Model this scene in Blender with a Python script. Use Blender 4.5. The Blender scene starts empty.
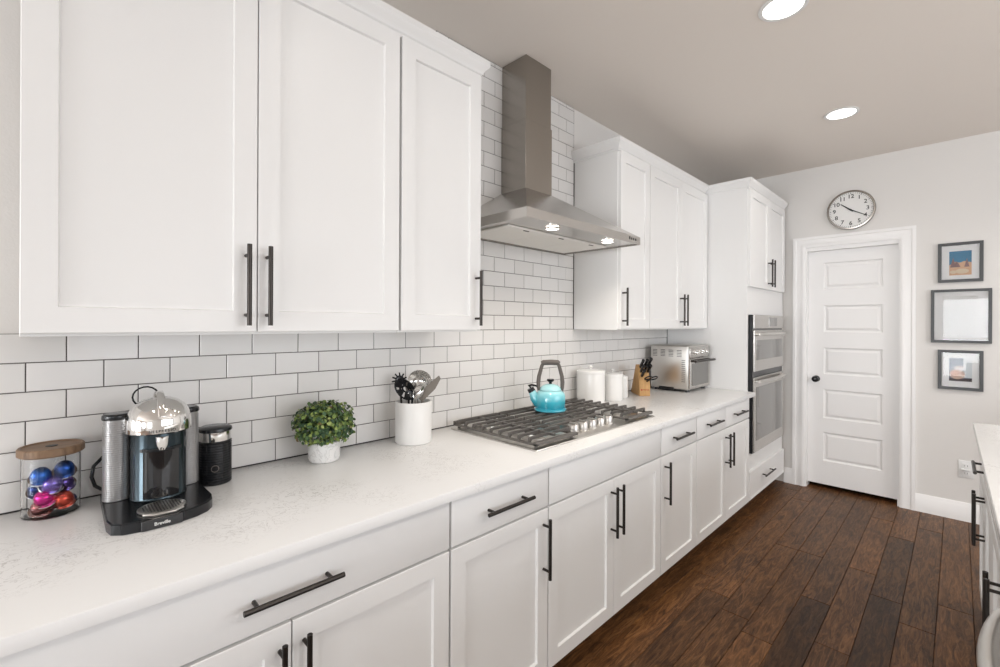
import bpy, bmesh, math, random
from mathutils import Vector, Matrix
S = bpy.context.scene
COL = S.collection
PI = math.pi
rnd = random.Random(7)

# ------------------------------------------------------------------ camera
YAW, ROLL, CAMH = math.radians(45.2528), math.radians(0.2486), 1.4036
F = Vector((math.cos(YAW), math.sin(YAW), 0)); R0 = Vector((math.sin(YAW), -math.cos(YAW), 0)); U0 = Vector((0, 0, 1))
RV = R0*math.cos(ROLL) + U0*math.sin(ROLL); UV = -R0*math.sin(ROLL) + U0*math.cos(ROLL)
cam = bpy.data.objects.new('camera', bpy.data.cameras.new('camera')); COL.objects.link(cam)
cam.matrix_world = Matrix(((RV.x, UV.x, -F.x, 0), (RV.y, UV.y, -F.y, 0), (RV.z, UV.z, -F.z, CAMH), (0, 0, 0, 1)))
cam.data.sensor_width = 36; cam.data.lens = 0.4538935*36; cam.data.shift_y = -9.52/1000; cam.data.clip_start = .02
S.camera = cam

# ------------------------------------------------------------------ exposure, world
S.view_settings.view_transform = 'Standard'; S.view_settings.look = 'None'
S.view_settings.exposure = -0.03; S.view_settings.gamma = 1.0; S.view_settings.use_curve_mapping = False
W = bpy.data.worlds.new('world'); S.world = W; W.use_nodes = True
W.node_tree.nodes['Background'].inputs[0].default_value = (.80, .88, 1, 1)
W.node_tree.nodes['Background'].inputs[1].default_value = 1.6

# ------------------------------------------------------------------ key dimensions (x along the run, y toward the tiled wall)
WY, XF, CEIL, CT = 1.7065, 4.6845, 2.765, 0.914
XB, YR = -6.5, -3.6

def area(name, loc, target, sx, sy, power, color):
    l = bpy.data.lights.new(name, 'AREA'); l.shape = 'RECTANGLE'; l.size = sx; l.size_y = sy; l.energy = power; l.color = color
    o = bpy.data.objects.new(name, l); COL.objects.link(o); o.location = loc
    o.rotation_euler = (Vector(target)-Vector(loc)).to_track_quat('-Z', 'Y').to_euler()
    return o
# daylight fill through unseen windows of the back and right walls, sized for evenness
area('glazed_door_daylight', (XB-.03, -.17, 1.12), (3, .3, .9), .95, 1.9, 130, (.96, .98, 1))  # back window carried down to door height to fill the base fronts
area('window_daylight', (2.3, YR-.03, 1.75), (2.5, 0, 2.4), 4.2, 1.5, 62, (.97, .98, 1))  # right window widened and raised so its fill reaches the base doors
area('window_daylight', (-4, YR-.03, 1.45), (-4, 0, 2.0), 2.0, 1.4, 15, (.95, .98, 1))
area('window_daylight', (XB-.03, -2.3, 1.45), (3, -1.6, 1.8), 1.6, 1.5, 60, (.95, .98, 1))
area('glazed_door_daylight', (XB-.03, .95, 1.1), (3, .85, 1.2), 1.0, 1.95, 110, (.96, .98, 1))  # added glazed door, out of view, lights aisle, base fronts and far wall
CAN_POWER, ISLAND_FILL_POWER, HOOD_POWER = 2.6, 13.5, 1.1

# ------------------------------------------------------------------ materials
def mat(name, col=(.8, .8, .8), rough=.5, metal=0, spec=.5, coat=0, trans=0, ior=1.45, emit=None, es=0, alpha=1):
    m = bpy.data.materials.new(name); m.use_nodes = True
    p = m.node_tree.nodes['Principled BSDF']
    p.inputs['Base Color'].default_value = (*col, 1); p.inputs['Roughness'].default_value = rough
    p.inputs['Metallic'].default_value = metal; p.inputs['Specular IOR Level'].default_value = spec
    p.inputs['Coat Weight'].default_value = coat; p.inputs['Transmission Weight'].default_value = trans
    p.inputs['IOR'].default_value = ior
    if emit: p.inputs['Emission Color'].default_value = (*emit, 1); p.inputs['Emission Strength'].default_value = es
    return m
def nd(m, t, **k):
    n = m.node_tree.nodes.new(t)
    for a, v in k.items(): setattr(n, a, v)
    return n
def lk(m, a, b): m.node_tree.links.new(a, b)
def P(m): return m.node_tree.nodes['Principled BSDF']
def objco(m, scale=(1, 1, 1)):
    tc = nd(m, 'ShaderNodeTexCoord'); mp = nd(m, 'ShaderNodeMapping'); mp.inputs['Scale'].default_value = scale
    lk(m, tc.outputs['Object'], mp.inputs['Vector']); return mp.outputs['Vector']
def noise(m, vec, scale, detail=3, rough=.5, dist=0):
    n = nd(m, 'ShaderNodeTexNoise'); n.inputs['Scale'].default_value = scale; n.inputs['Detail'].default_value = detail
    n.inputs['Roughness'].default_value = rough; n.inputs['Distortion'].default_value = dist
    lk(m, vec, n.inputs['Vector']); return n
def ramp(m, fac, stops):
    r = nd(m, 'ShaderNodeValToRGB'); e = r.color_ramp.elements
    while len(e) < len(stops): e.new(.5)
    for i, (p, c) in enumerate(stops): e[i].position = p; e[i].color = (*c, 1)
    lk(m, fac, r.inputs['Fac']); return r.outputs['Color']
def bump(m, h, strength, dist=.01):
    b = nd(m, 'ShaderNodeBump'); b.inputs['Strength'].default_value = strength; b.inputs['Distance'].default_value = dist
    lk(m, h, b.inputs['Height']); lk(m, b.outputs['Normal'], P(m).inputs['Normal'])

M = {}
M['cab'] = mat('painted_cabinet_white', (.83, .825, .815), .38, spec=.45)
M['trimw'] = mat('trim_white', (.87, .86, .85), .4)
M['wall'] = mat('wall_paint', (.74, .72, .695), .75, spec=.25); bump(M['wall'], noise(M['wall'], objco(M['wall']), 160, 3).outputs['Fac'], .25, .002)
M['ceil'] = mat('ceiling_paint', (.82, .765, .71), .85, spec=.2); bump(M['ceil'], noise(M['ceil'], objco(M['ceil']), 120, 3).outputs['Fac'], .2, .002)
M['grout'] = mat('dark_grout', (.10, .088, .082), .9)
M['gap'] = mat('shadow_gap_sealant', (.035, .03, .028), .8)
m = M['tile'] = mat('glazed_tile', (.76, .745, .725), .16, spec=.5)
g = nd(m, 'ShaderNodeNewGeometry')
lk(m, ramp(m, g.outputs['Random Per Island'], [(0, (.715, .70, .68)), (1, (.775, .76, .745))]), P(m).inputs['Base Color'])
bump(m, noise(m, objco(m), 14, 2).outputs['Fac'], .12, .01)
# engineered stone worktop: white with small grey flecks and wisps
m = M['quartz'] = mat('white_quartz', (.8, .79, .77), .27, spec=.5)
v = objco(m)
n1 = noise(m, v, 26, 6, .62, 1.2); n2 = noise(m, v, 3.5, 3, .5)
fleck = ramp(m, n1.outputs['Fac'], [(0, (0, 0, 0)), (.485, (0, 0, 0)), (.5, (1, 1, 1)), (.515, (0, 0, 0)), (1, (0, 0, 0))])
area_ = ramp(m, n2.outputs['Fac'], [(.45, (0, 0, 0)), (.66, (1, 1, 1))])
mul = nd(m, 'ShaderNodeMath', operation='MULTIPLY'); lk(m, fleck, mul.inputs[0]); lk(m, area_, mul.inputs[1])
mul2 = nd(m, 'ShaderNodeMath', operation='MULTIPLY'); lk(m, mul.outputs[0], mul2.inputs[0]); mul2.inputs[1].default_value = .8
mx = nd(m, 'ShaderNodeMix', data_type='RGBA'); mx.inputs[6].default_value = (.845, .84, .832, 1); mx.inputs[7].default_value = (.36, .34, .32, 1)
lk(m, mul2.outputs[0], mx.inputs[0]); lk(m, mx.outputs[2], P(m).inputs['Base Color'])
# hand-scraped hickory planks
m = M['floor'] = mat('brown_hickory_plank', (.1, .05, .03), .34, spec=.2)
g = nd(m, 'ShaderNodeNewGeometry'); v = objco(m, (1, 1, 1))
add = nd(m, 'ShaderNodeVectorMath', operation='ADD'); sc = nd(m, 'ShaderNodeVectorMath', operation='SCALE')
cmb = nd(m, 'ShaderNodeCombineXYZ')
for i in (0, 1, 2): lk(m, g.outputs['Random Per Island'], cmb.inputs[i])
lk(m, cmb.outputs[0], sc.inputs[0]); sc.inputs['Scale'].default_value = 37; lk(m, v, add.inputs[0]); lk(m, sc.outputs[0], add.inputs[1])
mp = nd(m, 'ShaderNodeMapping'); mp.inputs['Scale'].default_value = (2.0, 13, 1); lk(m, add.outputs[0], mp.inputs['Vector'])
gr = noise(m, mp.outputs[0], 3.2, 7, .68, 1.6)
mp2 = nd(m, 'ShaderNodeMapping'); mp2.inputs['Scale'].default_value = (1, 2.2, 1); lk(m, add.outputs[0], mp2.inputs['Vector'])
bl = noise(m, mp2.outputs[0], 2.6, 4, .55, .6)
mp3 = nd(m, 'ShaderNodeMapping'); mp3.inputs['Scale'].default_value = (3, 45, 1); lk(m, add.outputs[0], mp3.inputs['Vector'])
fine = noise(m, mp3.outputs[0], 5, 4, .6, .8)
c1 = ramp(m, gr.outputs['Fac'], [(.30, (.030, .0155, .008)), (.46, (.086, .040, .0165)), (.60, (.165, .080, .033)), (.78, (.24, .126, .052))])
c2 = ramp(m, g.outputs['Random Per Island'], [(0, (.42, .42, .44)), (.10, (.55, .55, .56)), (.2, (.85, .84, .84)), (.6, (1.0, .98, .96)), (1, (1.25, 1.2, 1.12))])
c3 = ramp(m, bl.outputs['Fac'], [(.26, (.45, .44, .44)), (.40, (.93, .93, .93)), (.7, (1.15, 1.12, 1.1))])
c4 = ramp(m, fine.outputs['Fac'], [(.3, (.72, .7, .68)), (.6, (1.1, 1.1, 1.1))])
def mulc(m, a, b):
    x = nd(m, 'ShaderNodeMix', data_type='RGBA', blend_type='MULTIPLY'); x.inputs[0].default_value = 1
    lk(m, a, x.inputs[6]); lk(m, b, x.inputs[7]); return x.outputs[2]
lk(m, mulc(m, mulc(m, mulc(m, c1, c2), c3), c4), P(m).inputs['Base Color'])
bump(m, gr.outputs['Fac'], .35, .004)
# stainless steel
def steel(name, col, rough, scale, s=.08):
    m = mat(name, col, rough, metal=1)
    n = noise(m, objco(m, scale), 1, 2)
    rr = nd(m, 'ShaderNodeMapRange'); rr.inputs['To Min'].default_value = rough*.9; rr.inputs['To Max'].default_value = rough*1.12
    lk(m, n.outputs['Fac'], rr.inputs['Value']); lk(m, rr.outputs[0], P(m).inputs['Roughness'])
    bump(m, n.outputs['Fac'], s, .001); return m
M['steel'] = steel('brushed_stainless', (.37, .345, .315), .24, (4, 4, 260), .004)
M['steelh'] = steel('brushed_stainless_horizontal', (.54, .52, .495), .25, (8, 400, 400), .008)
M['steelt'] = steel('light_stainless', (.62, .60, .57), .30, (8, 8, 300), .02)
M['chrome'] = mat('chrome', (.83, .82, .80), .07, metal=1)
M['filter'] = mat('aluminium_filter', (.86, .84, .80), .6, metal=.2)
M['pull'] = mat('black_bronze', (.05, .044, .04), .33, metal=.85)
M['iron'] = mat('cast_iron', (.15, .14, .13), .42, metal=.5)
M['blackp'] = mat('black_plastic', (.011, .012, .014), .22)
M['blackg'] = mat('gloss_black', (.008, .008, .009), .08, coat=.5)
M['teal'] = mat('dark_blue_grey_lacquer', (.040, .056, .066), .20, metal=.75)
m = M['glass'] = mat('clear_glass', (1, 1, 1), .0, trans=1, ior=1.18)
M['ribglass'] = mat('ribbed_translucent_plastic', (.36, .355, .355), .28, metal=.55, coat=.3)
M['oven_glass'] = mat('oven_window_glass', (.24, .235, .225), .06, metal=.75, spec=.8)
M['pglass'] = mat('picture_glass', (1, 1, 1), .0, trans=1, ior=1.24)
M['frame'] = mat('dark_grey_frame', (.055, .057, .06), .4)
M['paper'] = mat('white_mat_board', (.82, .82, .82), .8)
M['ceramic'] = mat('white_ceramic', (.84, .83, .81), .18, coat=.3)
M['stoneware'] = mat('white_stoneware', (.78, .77, .75), .45)
m = M['marblepot'] = mat('white_marble_pot', (.8, .8, .79), .4)
lk(m, ramp(m, noise(m, objco(m), 22, 5, .6, 1.5).outputs['Fac'], [(.46, (.80, .80, .79)), (.5, (.60, .60, .59)), (.54, (.82, .81, .80))]), P(m).inputs['Base Color'])
m = M['lidwood'] = mat('oak_lid_wood', (.3, .18, .1), .5)
lk(m, ramp(m, noise(m, objco(m, (1, 8, 1)), 22, 5, .6, .8).outputs['Fac'], [(.3, (.13, .075, .042)), (.7, (.27, .17, .10))]), P(m).inputs['Base Color'])
m = M['blockwood'] = mat('beech_block_wood', (.55, .33, .13), .45)
lk(m, ramp(m, noise(m, objco(m, (10, 10, 1)), 9, 4, .6, .5).outputs['Fac'], [(.3, (.50, .27, .095)), (.7, (.66, .40, .17))]), P(m).inputs['Base Color'])
m = M['kettle'] = mat('aqua_enamel', (.05, .5, .6), .16, coat=.6)     # enamel graded from pale lid to deep base
tc = nd(m, 'ShaderNodeTexCoord'); sx = nd(m, 'ShaderNodeSeparateXYZ'); lk(m, tc.outputs['Object'], sx.inputs[0])
mr = nd(m, 'ShaderNodeMapRange'); mr.inputs['From Min'].default_value = 0; mr.inputs['From Max'].default_value = .11; lk(m, sx.outputs[2], mr.inputs['Value'])
lk(m, ramp(m, mr.outputs[0], [(0, (.05, .42, .54)), (.2, (.012, .27, .37)), (.45, (.04, .40, .50)), (.72, (.20, .60, .67)), (1, (.42, .73, .76))]), P(m).inputs['Base Color'])
M['handle_grey'] = mat('grey_brown_handle', (.11, .095, .085), .45)
M['leaf'] = mat('boxwood_leaf', (.10, .19, .04), .5)
m = M['leaf']; g = nd(m, 'ShaderNodeNewGeometry')
lk(m, ramp(m, g.outputs['Random Per Island'], [(0, (.025, .06, .028)), (.3, (.055, .11, .045)), (.6, (.11, .18, .045)), (.85, (.24, .32, .075)), (.96, (.38, .43, .16)), (1, (.15, .08, .04))]), P(m).inputs['Base Color'])
M['stem'] = mat('plant_stem', (.08, .09, .03), .7)
M['white_plastic'] = mat('white_plastic', (.8, .8, .79), .35)
M['lamp'] = mat('lamp_lens', (1, 1, 1), .4, emit=(1, .97, .92), es=9)
M['hoodlamp'] = mat('hood_lamp_lens', (1, 1, 1), .4, emit=(1, .95, .87), es=9)
M['dial'] = mat('clock_dial', (.80, .79, .77), .45)
M['ink'] = mat('dark_ink', (.02, .02, .02), .5)
M['silver_ink'] = mat('silver_print', (.75, .75, .73), .4, metal=.4)
M['red'] = mat('red_print', (.5, .02, .015), .5)
M['spatula'] = mat('grey_silicone', (.19, .165, .14), .55)
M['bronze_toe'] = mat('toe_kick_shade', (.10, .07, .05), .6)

# ------------------------------------------------------------------ builders
def root_loc(p):
    while p and p.parent: p = p.parent
    return Vector(p.location) if p else Vector((0, 0, 0))
def tag(o, label, cat, group=None):
    o['label'] = label; o['category'] = cat
    if group: o['group'] = group
    return o
def thing(name, label, cat, loc=(0, 0, 0), group=None, rz=0):
    o = bpy.data.objects.new(name, None); COL.objects.link(o); o.location = loc; o.rotation_euler = (0, 0, rz); o.empty_display_size = .05
    return tag(o, label, cat, group)
class B:
    def __init__(s): s.bm = bmesh.new()
    def face(s, pts):
        try: s.bm.faces.new([s.bm.verts.new(p) for p in pts])
        except ValueError: pass
    def box(s, x0, x1, y0, y1, z0, z1, bev=0, seg=1):
        vs = [s.bm.verts.new((x, y, z)) for z in (z0, z1) for y in (y0, y1) for x in (x0, x1)]
        fs = [s.bm.faces.new([vs[i] for i in q]) for q in ((0, 2, 3, 1), (4, 5, 7, 6), (0, 1, 5, 4), (2, 6, 7, 3), (0, 4, 6, 2), (1, 3, 7, 5))]
        if bev:
            es = list({e for f in fs for e in f.edges})
            bmesh.ops.bevel(s.bm, geom=es, offset=bev, segments=seg, affect='EDGES', profile=.5)
        return s
    def lathe(s, prof, c=(0, 0, 0), n=40, axis=None, sx=1, sy=1):
        q = Vector((0, 0, 1)).rotation_difference(Vector(axis).normalized()) if axis else None
        rows = []
        for r, z in prof:
            row = []
            for k in range(n if r > 1e-6 else 1):
                a = 2*PI*k/n; v = Vector((r*sx*math.cos(a), r*sy*math.sin(a), z))
                if q: v = q @ v
                row.append(s.bm.verts.new(v+Vector(c)))
            rows.append(row)
        for a, b in zip(rows, rows[1:]):
            for k in range(n):
                if len(a) == 1 and len(b) == 1: continue
                if len(a) == 1: q4 = [a[0], b[k], b[(k+1) % n]]
                elif len(b) == 1: q4 = [a[k], a[(k+1) % n], b[0]]
                else: q4 = [a[k], a[(k+1) % n], b[(k+1) % n], b[k]]
                try: s.bm.faces.new(q4)
                except ValueError: pass
        return s
    def tube(s, pts, r, n=12, cap=True, flat=1.0, up=None):
        pts = [Vector(p) for p in pts]; rs = r if isinstance(r, (list, tuple)) else [r]*len(pts)
        t0 = (pts[1]-pts[0]).normalized(); a = Vector(up) if up else (Vector((0, 0, 1)) if abs(t0.z) < .9 else Vector((1, 0, 0)))
        nrm = (a-t0*a.dot(t0)).normalized(); rings = []
        for i, p in enumerate(pts):
            t = (pts[min(i+1, len(pts)-1)]-pts[max(i-1, 0)]).normalized()
            nrm = (nrm-t*nrm.dot(t)).normalized(); bn = t.cross(nrm)
            rings.append([s.bm.verts.new(p+(nrm*math.cos(2*PI*k/n)+bn*math.sin(2*PI*k/n)*flat)*rs[i]) for k in range(n)])
        for a, b in zip(rings, rings[1:]):
            for k in range(n): s.bm.faces.new([a[k], a[(k+1) % n], b[(k+1) % n], b[k]])
        if cap: s.bm.faces.new(rings[0][::-1]); s.bm.faces.new(rings[-1])
        return s
    def prism(s, pts, d):     # extrude a polygon (3-D points) by vector d
        d = Vector(d); a = [s.bm.verts.new(p) for p in pts]; b = [s.bm.verts.new(Vector(p)+d) for p in pts]
        s.bm.faces.new(a[::-1]); s.bm.faces.new(b)
        for i in range(len(a)): s.bm.faces.new([a[i], a[(i+1) % len(a)], b[(i+1) % len(a)], b[i]])
        return s
    def sweep(s, prof, path):  # prof: list of (outward, z); path: (x, y) points, mitred; outward is to the right of travel
        n = len(path); rows = []
        for i, p in enumerate(path):
            p = Vector(p); d1 = (p-Vector(path[i-1])).normalized() if i else None
            d2 = (Vector(path[i+1])-p).normalized() if i < n-1 else None
            o1 = Vector((d1.y, -d1.x)) if d1 else None; o2 = Vector((d2.y, -d2.x)) if d2 else None
            if o1 and o2: o = (o1+o2)/(1+o1.dot(o2))
            else: o = o1 or o2
            rows.append([s.bm.verts.new((p.x+o.x*u, p.y+o.y*u, z)) for u, z in prof])
        for a, b in zip(rows, rows[1:]):
            for k in range(len(prof)):
                j = (k+1) % len(prof); s.bm.faces.new([a[k], a[j], b[j], b[k]])
        s.bm.faces.new(rows[0]); s.bm.faces.new(rows[-1][::-1]); return s
    def shaker(s, x0, x1, z0, z1, y, t=.02, rail=.057, rec=.009, sgn=-1, rowsplit=None):
        """framed door; its face lies at y and looks toward sgn*y"""
        yb = y - sgn*t; yr = y - sgn*rec; e = .0015; h = .007
        def rect(i, yy): return [(x0+i, yy, z0+i), (x1-i, yy, z0+i), (x1-i, yy, z1-i), (x0+i, yy, z1-i)]
        rings = [rect(0, yb), rect(0, y-sgn*e), rect(e, y), rect(rail, y), rect(rail+.003, yr), ]
        vs = [[s.bm.verts.new(p) for p in r] for r in rings]
        for a, b in zip(vs, vs[1:]):
            for k in range(4): s.bm.faces.new([a[k], a[(k+1) % 4], b[(k+1) % 4], b[k]])
        s.bm.faces.new(vs[0][::-1]); s.bm.faces.new(vs[-1]); return s
    def build(s, name, m, parent=None, kind=None, smooth=35, shift=True):
        bmesh.ops.recalc_face_normals(s.bm, faces=s.bm.faces[:])
        if parent and shift:
            L = root_loc(parent); bmesh.ops.translate(s.bm, verts=s.bm.verts[:], vec=-L)
        me = bpy.data.meshes.new(name); s.bm.to_mesh(me); s.bm.free()
        me.materials.append(M[m] if isinstance(m, str) else m)
        if smooth:
            for p in me.polygons: p.use_smooth = True
            me.set_sharp_from_angle(angle=math.radians(smooth))
        o = bpy.data.objects.new(name, me); COL.objects.link(o)
        if parent: o.parent = parent
        if kind: o['kind'] = kind
        return o
def struct(name, b, m, **k): return b.build(name, m, None, 'structure', **k)
def text(name, s, size, m, parent, mtx, ext=.0003, align='CENTER'):
    c = bpy.data.curves.new(name, 'FONT'); c.body = s; c.size = size; c.extrude = ext; c.offset = size*.018; c.align_x = align; c.align_y = 'CENTER'
    o = bpy.data.objects.new(name+'_tmp', c); COL.objects.link(o)
    bpy.context.view_layer.update()
    me = bpy.data.meshes.new_from_object(o.evaluated_get(bpy.context.evaluated_depsgraph_get()))
    bpy.data.objects.remove(o); me.transform(Matrix.Translation(-root_loc(parent)) @ mtx); me.materials.clear(); me.materials.append(M[m])
    t = bpy.data.objects.new(name, me); COL.objects.link(t); t.parent = parent; return t
def frame_mtx(loc, right, up):
    r = Vector(right).normalized(); u = Vector(up).normalized(); n = r.cross(u); l = Vector(loc)
    return Matrix(((r.x, u.x, n.x, l.x), (r.y, u.y, n.y, l.y), (r.z, u.z, n.z, l.z), (0, 0, 0, 1)))
def copy_tree(o, parent=None):
    c = o.copy(); COL.objects.link(c)
    if parent: c.parent = parent
    for ch in [x for x in bpy.data.objects if x.parent == o]: copy_tree(ch, c)
    return c
def pull(parent, x, z, y, vertical=True, sgn=-1, L=.22):
    """bar pull whose bar axis stands .033 off the door face y"""
    yb = y+sgn*.033; h = L/2; b = B()
    if vertical:
        b.tube([(x, yb, z-h), (x, yb, z+h)], .0062, 14)
        for q in (-h*.74, h*.74): b.tube([(x, y, z+q), (x, yb, z+q)], .0048, 10)
    else:
        b.tube([(x-h, yb, z), (x+h, yb, z)], .0062, 14)
        for q in (-h*.74, h*.74): b.tube([(x+q, y, z), (x+q, yb, z)], .0048, 10)
    return b.build('bar_pull', 'pull', parent)

# ------------------------------------------------------------------ room shell
# floor planks along x, one mesh
b = B(); y = -3.6; rows = 0
seams = [.068+.1255*k for k in range(-29, 14)]; seams = [v for v in seams if v > -3.6]+[1.7065]
for y0, y1 in zip(seams, seams[1:]):
    x = XB-rnd.random()*.9
    while x < 5.4:
        L = rnd.uniform(.6, 1.9); x1 = min(x+L, 5.4); g = .0006; e = .0022
        z = -.0005-rnd.random()*.0004
        o = [(x+g, y0+g), (x1-g, y0+g), (x1-g, y1-g), (x+g, y1-g)]; i_ = [(x+e, y0+e), (x1-e, y0+e), (x1-e, y1-e), (x+e, y1-e)]
        ov = [b.bm.verts.new((*p, -.003)) for p in o]; iv = [b.bm.verts.new((*p, 0)) for p in i_]
        b.bm.faces.new(iv)
        for k in range(4): b.bm.faces.new([ov[k], ov[(k+1) % 4], iv[(k+1) % 4], iv[k]])
        x = x1
b.bm.normal_update()
fl = struct('floor', b, 'floor', smooth=0)
bb = B(); bb.box(XB-.2, 5.4, YR-.2, WY+.15, -.06, -.003); sub = bb.build('plank_seams', mat('seam_brown', (.035, .021, .013), .8), fl, smooth=0)
b = B(); b.box(XB-.2, 5.4, YR-.2, WY+.15, CEIL, CEIL+.1); struct('ceiling', b, 'ceil', smooth=0)
b = B(); b.box(XB-.2, 5.4, WY+.006, WY+.15, 0, CEIL)
struct('wall_left', b, 'wall', smooth=0)
# far wall with a doorway
DY0, DY1, DZ = .328, .926, 2.045
XT = XF+.13
b = B()
b.box(XF, XT, .9362, WY+.006, 0, CEIL); b.box(XF, XT, YR-.2, .3178, 0, CEIL); b.box(XF, XT, .3178, .9362, 2.0752, CEIL)
struct('wall_far', b, 'wall', smooth=0)
b = B(); b.box(XT, XT+.5, DY0-.1, DY0-.05, 0, 2.2); b.box(XT, XT+.5, DY1+.05, DY1+.1, 0, 2.2); b.box(XT+.5, XT+.55, DY0-.1, DY1+.1, 0, 2.2); b.box(XT, XT+.55, DY0-.1, DY1+.1, 2.2, 2.25)
struct('wall_pantry', b, 'wall', smooth=0)
def wall_with_holes(name, axis, c, t, lo, hi, holes):
    b = B(); cur = lo
    def bx(a0, a1, z0, z1):
        if axis == 'x': b.box(min(c, c+t), max(c, c+t), a0, a1, z0, z1)
        else: b.box(a0, a1, min(c, c+t), max(c, c+t), z0, z1)
    for a0, a1, z0, z1 in sorted(holes):
        bx(cur, a0, 0, CEIL); bx(a0, a1, 0, z0); bx(a0, a1, z1, CEIL); cur = a1
    bx(cur, hi, 0, CEIL); return struct(name, b, 'wall', smooth=0)
wall_with_holes('wall_back', 'x', XB, -.12, YR-.2, WY+.006, [(-.66, .30, .10, 2.10), (-3.1, -1.5, .7, 2.2), (.45, 1.45, .08, 2.12)])
wall_with_holes('wall_right', 'y', YR, -.12, XB, XT, [(-5.0, -3.0, .75, 2.15), (.2, 4.4, 1.0, 2.5)])
def window(n, axis, c, t, a0, a1, z0, z1, blind=False):
    b = B(); w = .045
    def bx(p0, p1, q0, q1, d0, d1):
        if axis == 'x': b.box(c+d0*t, c+d1*t, p0, p1, q0, q1) if t > 0 else b.box(c+d1*t, c+d0*t, p0, p1, q0, q1)
        else: b.box(p0, p1, c+d1*t, c+d0*t, q0, q1) if t < 0 else b.box(p0, p1, c+d0*t, c+d1*t, q0, q1)
    # casing on the room side
    for (p0, p1, q0, q1) in ((a0-.08, a0, z0-.08, z1+.08), (a1, a1+.08, z0-.08, z1+.08), (a0, a1, z1, z1+.08), (a0, a1, z0-.08, z0)):
        bx(p0, p1, q0, q1, -.02/abs(t), 0)
    for (p0, p1, q0, q1) in ((a0, a0+w, z0, z1), (a1-w, a1, z0, z1), (a0+w, a1-w, z1-w, z1), (a0+w, a1-w, z0, z0+w), (a0+w, a1-w, (z0+z1)/2-.02, (z0+z1)/2+.02)):
        bx(p0, p1, q0, q1, .0, .2)
    if blind:
        k = z1-w
        while k > (z0+z1)/2+.1: bx(a0+w, a1-w, k-.004, k, .0, .12); k -= .035
    return struct('window_%d' % n, b, 'trimw', smooth=0)
window(1, 'x', XB, -.12, -.66, .30, .10, 2.10, True)  # carried down to door height for the aisle fill
window(2, 'x', XB, -.12, -3.1, -1.5, .7, 2.2)
window(5, 'x', XB, -.12, .45, 1.45, .08, 2.12)  # added glazed door that holds the second aisle fill
window(3, 'y', YR, -.12, -5.0, -3.0, .75, 2.15)
window(4, 'y', YR, -.12, .2, 4.4, 1.0, 2.5)  # out of view, widened and raised for fill

# tiled backsplash: grout bed and individually bevelled tiles (one surface)
TX, TZ, TW, TH = .032, 1.373, .15392, .0762
def tile_rows(b, x0, x1, r0, r1, ztop):
    for r in range(r0, r1):
        zt = TZ-r*TH; zb = zt-TH; zt = min(zt, ztop)
        off = TX + (0 if r % 2 == 0 else TW/2)
        k = math.floor((x0-off)/TW)
        while off+k*TW < x1:
            a = max(off+k*TW, x0); c = min(off+(k+1)*TW, x1); k += 1
            g = .0013
            if c-a < .006: continue
            def rc(i): return [(a+i, zb+i), (c-i, zb+i), (c-i, zt-i), (a+i, zt-i)]
            v0 = [b.bm.verts.new((p, WY+.004, q)) for p, q in rc(g)]
            v1 = [b.bm.verts.new((p, WY+.0012, q)) for p, q in rc(g)]
            v2 = [b.bm.verts.new((p, WY, q)) for p, q in rc(g+.0012)]
            b.bm.faces.new(v2)
            for A, C in ((v0, v1), (v1, v2)):
                for j in range(4): b.bm.faces.new([A[j], A[(j+1) % 4], C[(j+1) % 4], C[j]])
b = B(); b.box(-1.2, 3.655, WY+.0022, WY+.006, CT, TZ); b.box(1.27, 2.344, WY+.0022, WY+.006, TZ, CEIL)
bs = struct('wall_backsplash', b, 'grout', smooth=0)
b = B(); tile_rows(b, -1.2, 3.653, 0, 6, 9); tile_rows(b, 1.27, 2.342, -19, 0, CEIL-.001); b.build('tiles', 'tile', bs, smooth=0)
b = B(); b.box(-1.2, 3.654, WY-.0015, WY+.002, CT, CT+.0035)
b.box(2.3405, 2.3435, WY-.003, WY+.001, 1.372, 2.42); b.box(3.6515, 3.6545, WY-.003, WY+.001, CT, 1.372)  # dark strips put in for the shade of the tile-to-cabinet gaps
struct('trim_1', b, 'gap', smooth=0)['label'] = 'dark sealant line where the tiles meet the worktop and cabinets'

# baseboards
def baseboard(name, path, h=.132):
    b = B(); b.sweep([(0, 0), (.016, 0), (.016, h-.035), (.011, h-.022), (.009, h-.012), (.005, h), (0, h)], path); return struct(name, b, 'trimw')
baseboard('baseboard_far', [(XF, .225), (XF, YR)][::-1][::-1])
baseboard('baseboard_far_left', [(XF, 1.095), (XF, 1.029)])
# door casing (mitred profile) and jamb
b = B()
prof = [(0, .0), (.012, .0), (.018, .012), (.018, .03), (.014, .036), (.014, .066), (.019, .072), (.019, .092), (0, .092)]   # (proud of wall, width from opening)
ci0, ci1, cz = DY0+.006, DY1-.006, DZ+.022
def casing(b, pts_in):
    rows = []
    for (yy, zz, dy, dz) in pts_in: rows.append([b.bm.verts.new((XF-u, yy+dy*w, zz+dz*w)) for u, w in prof])
    for A, C in zip(rows, rows[1:]):
        for k in range(len(prof)): j = (k+1) % len(prof); b.bm.faces.new([A[k], A[j], C[j], C[k]])
    b.bm.faces.new(rows[0]); b.bm.faces.new(rows[-1][::-1])
casing(b, [(.318, 0, -1, 0), (.318, 2.075, -1, 1), (.936, 2.075, 1, 1), (.936, 0, 1, 0)])
b.box(XF-.001, XT, .318, DY0, 0, 2.075); b.box(XF-.001, XT, DY1, .936, 0, 2.075); b.box(XF-.001, XT, DY0, DY1, DZ, 2.075)
struct('trim_2', b, 'trimw')['label'] = 'white moulded casing around the panelled door'
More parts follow.
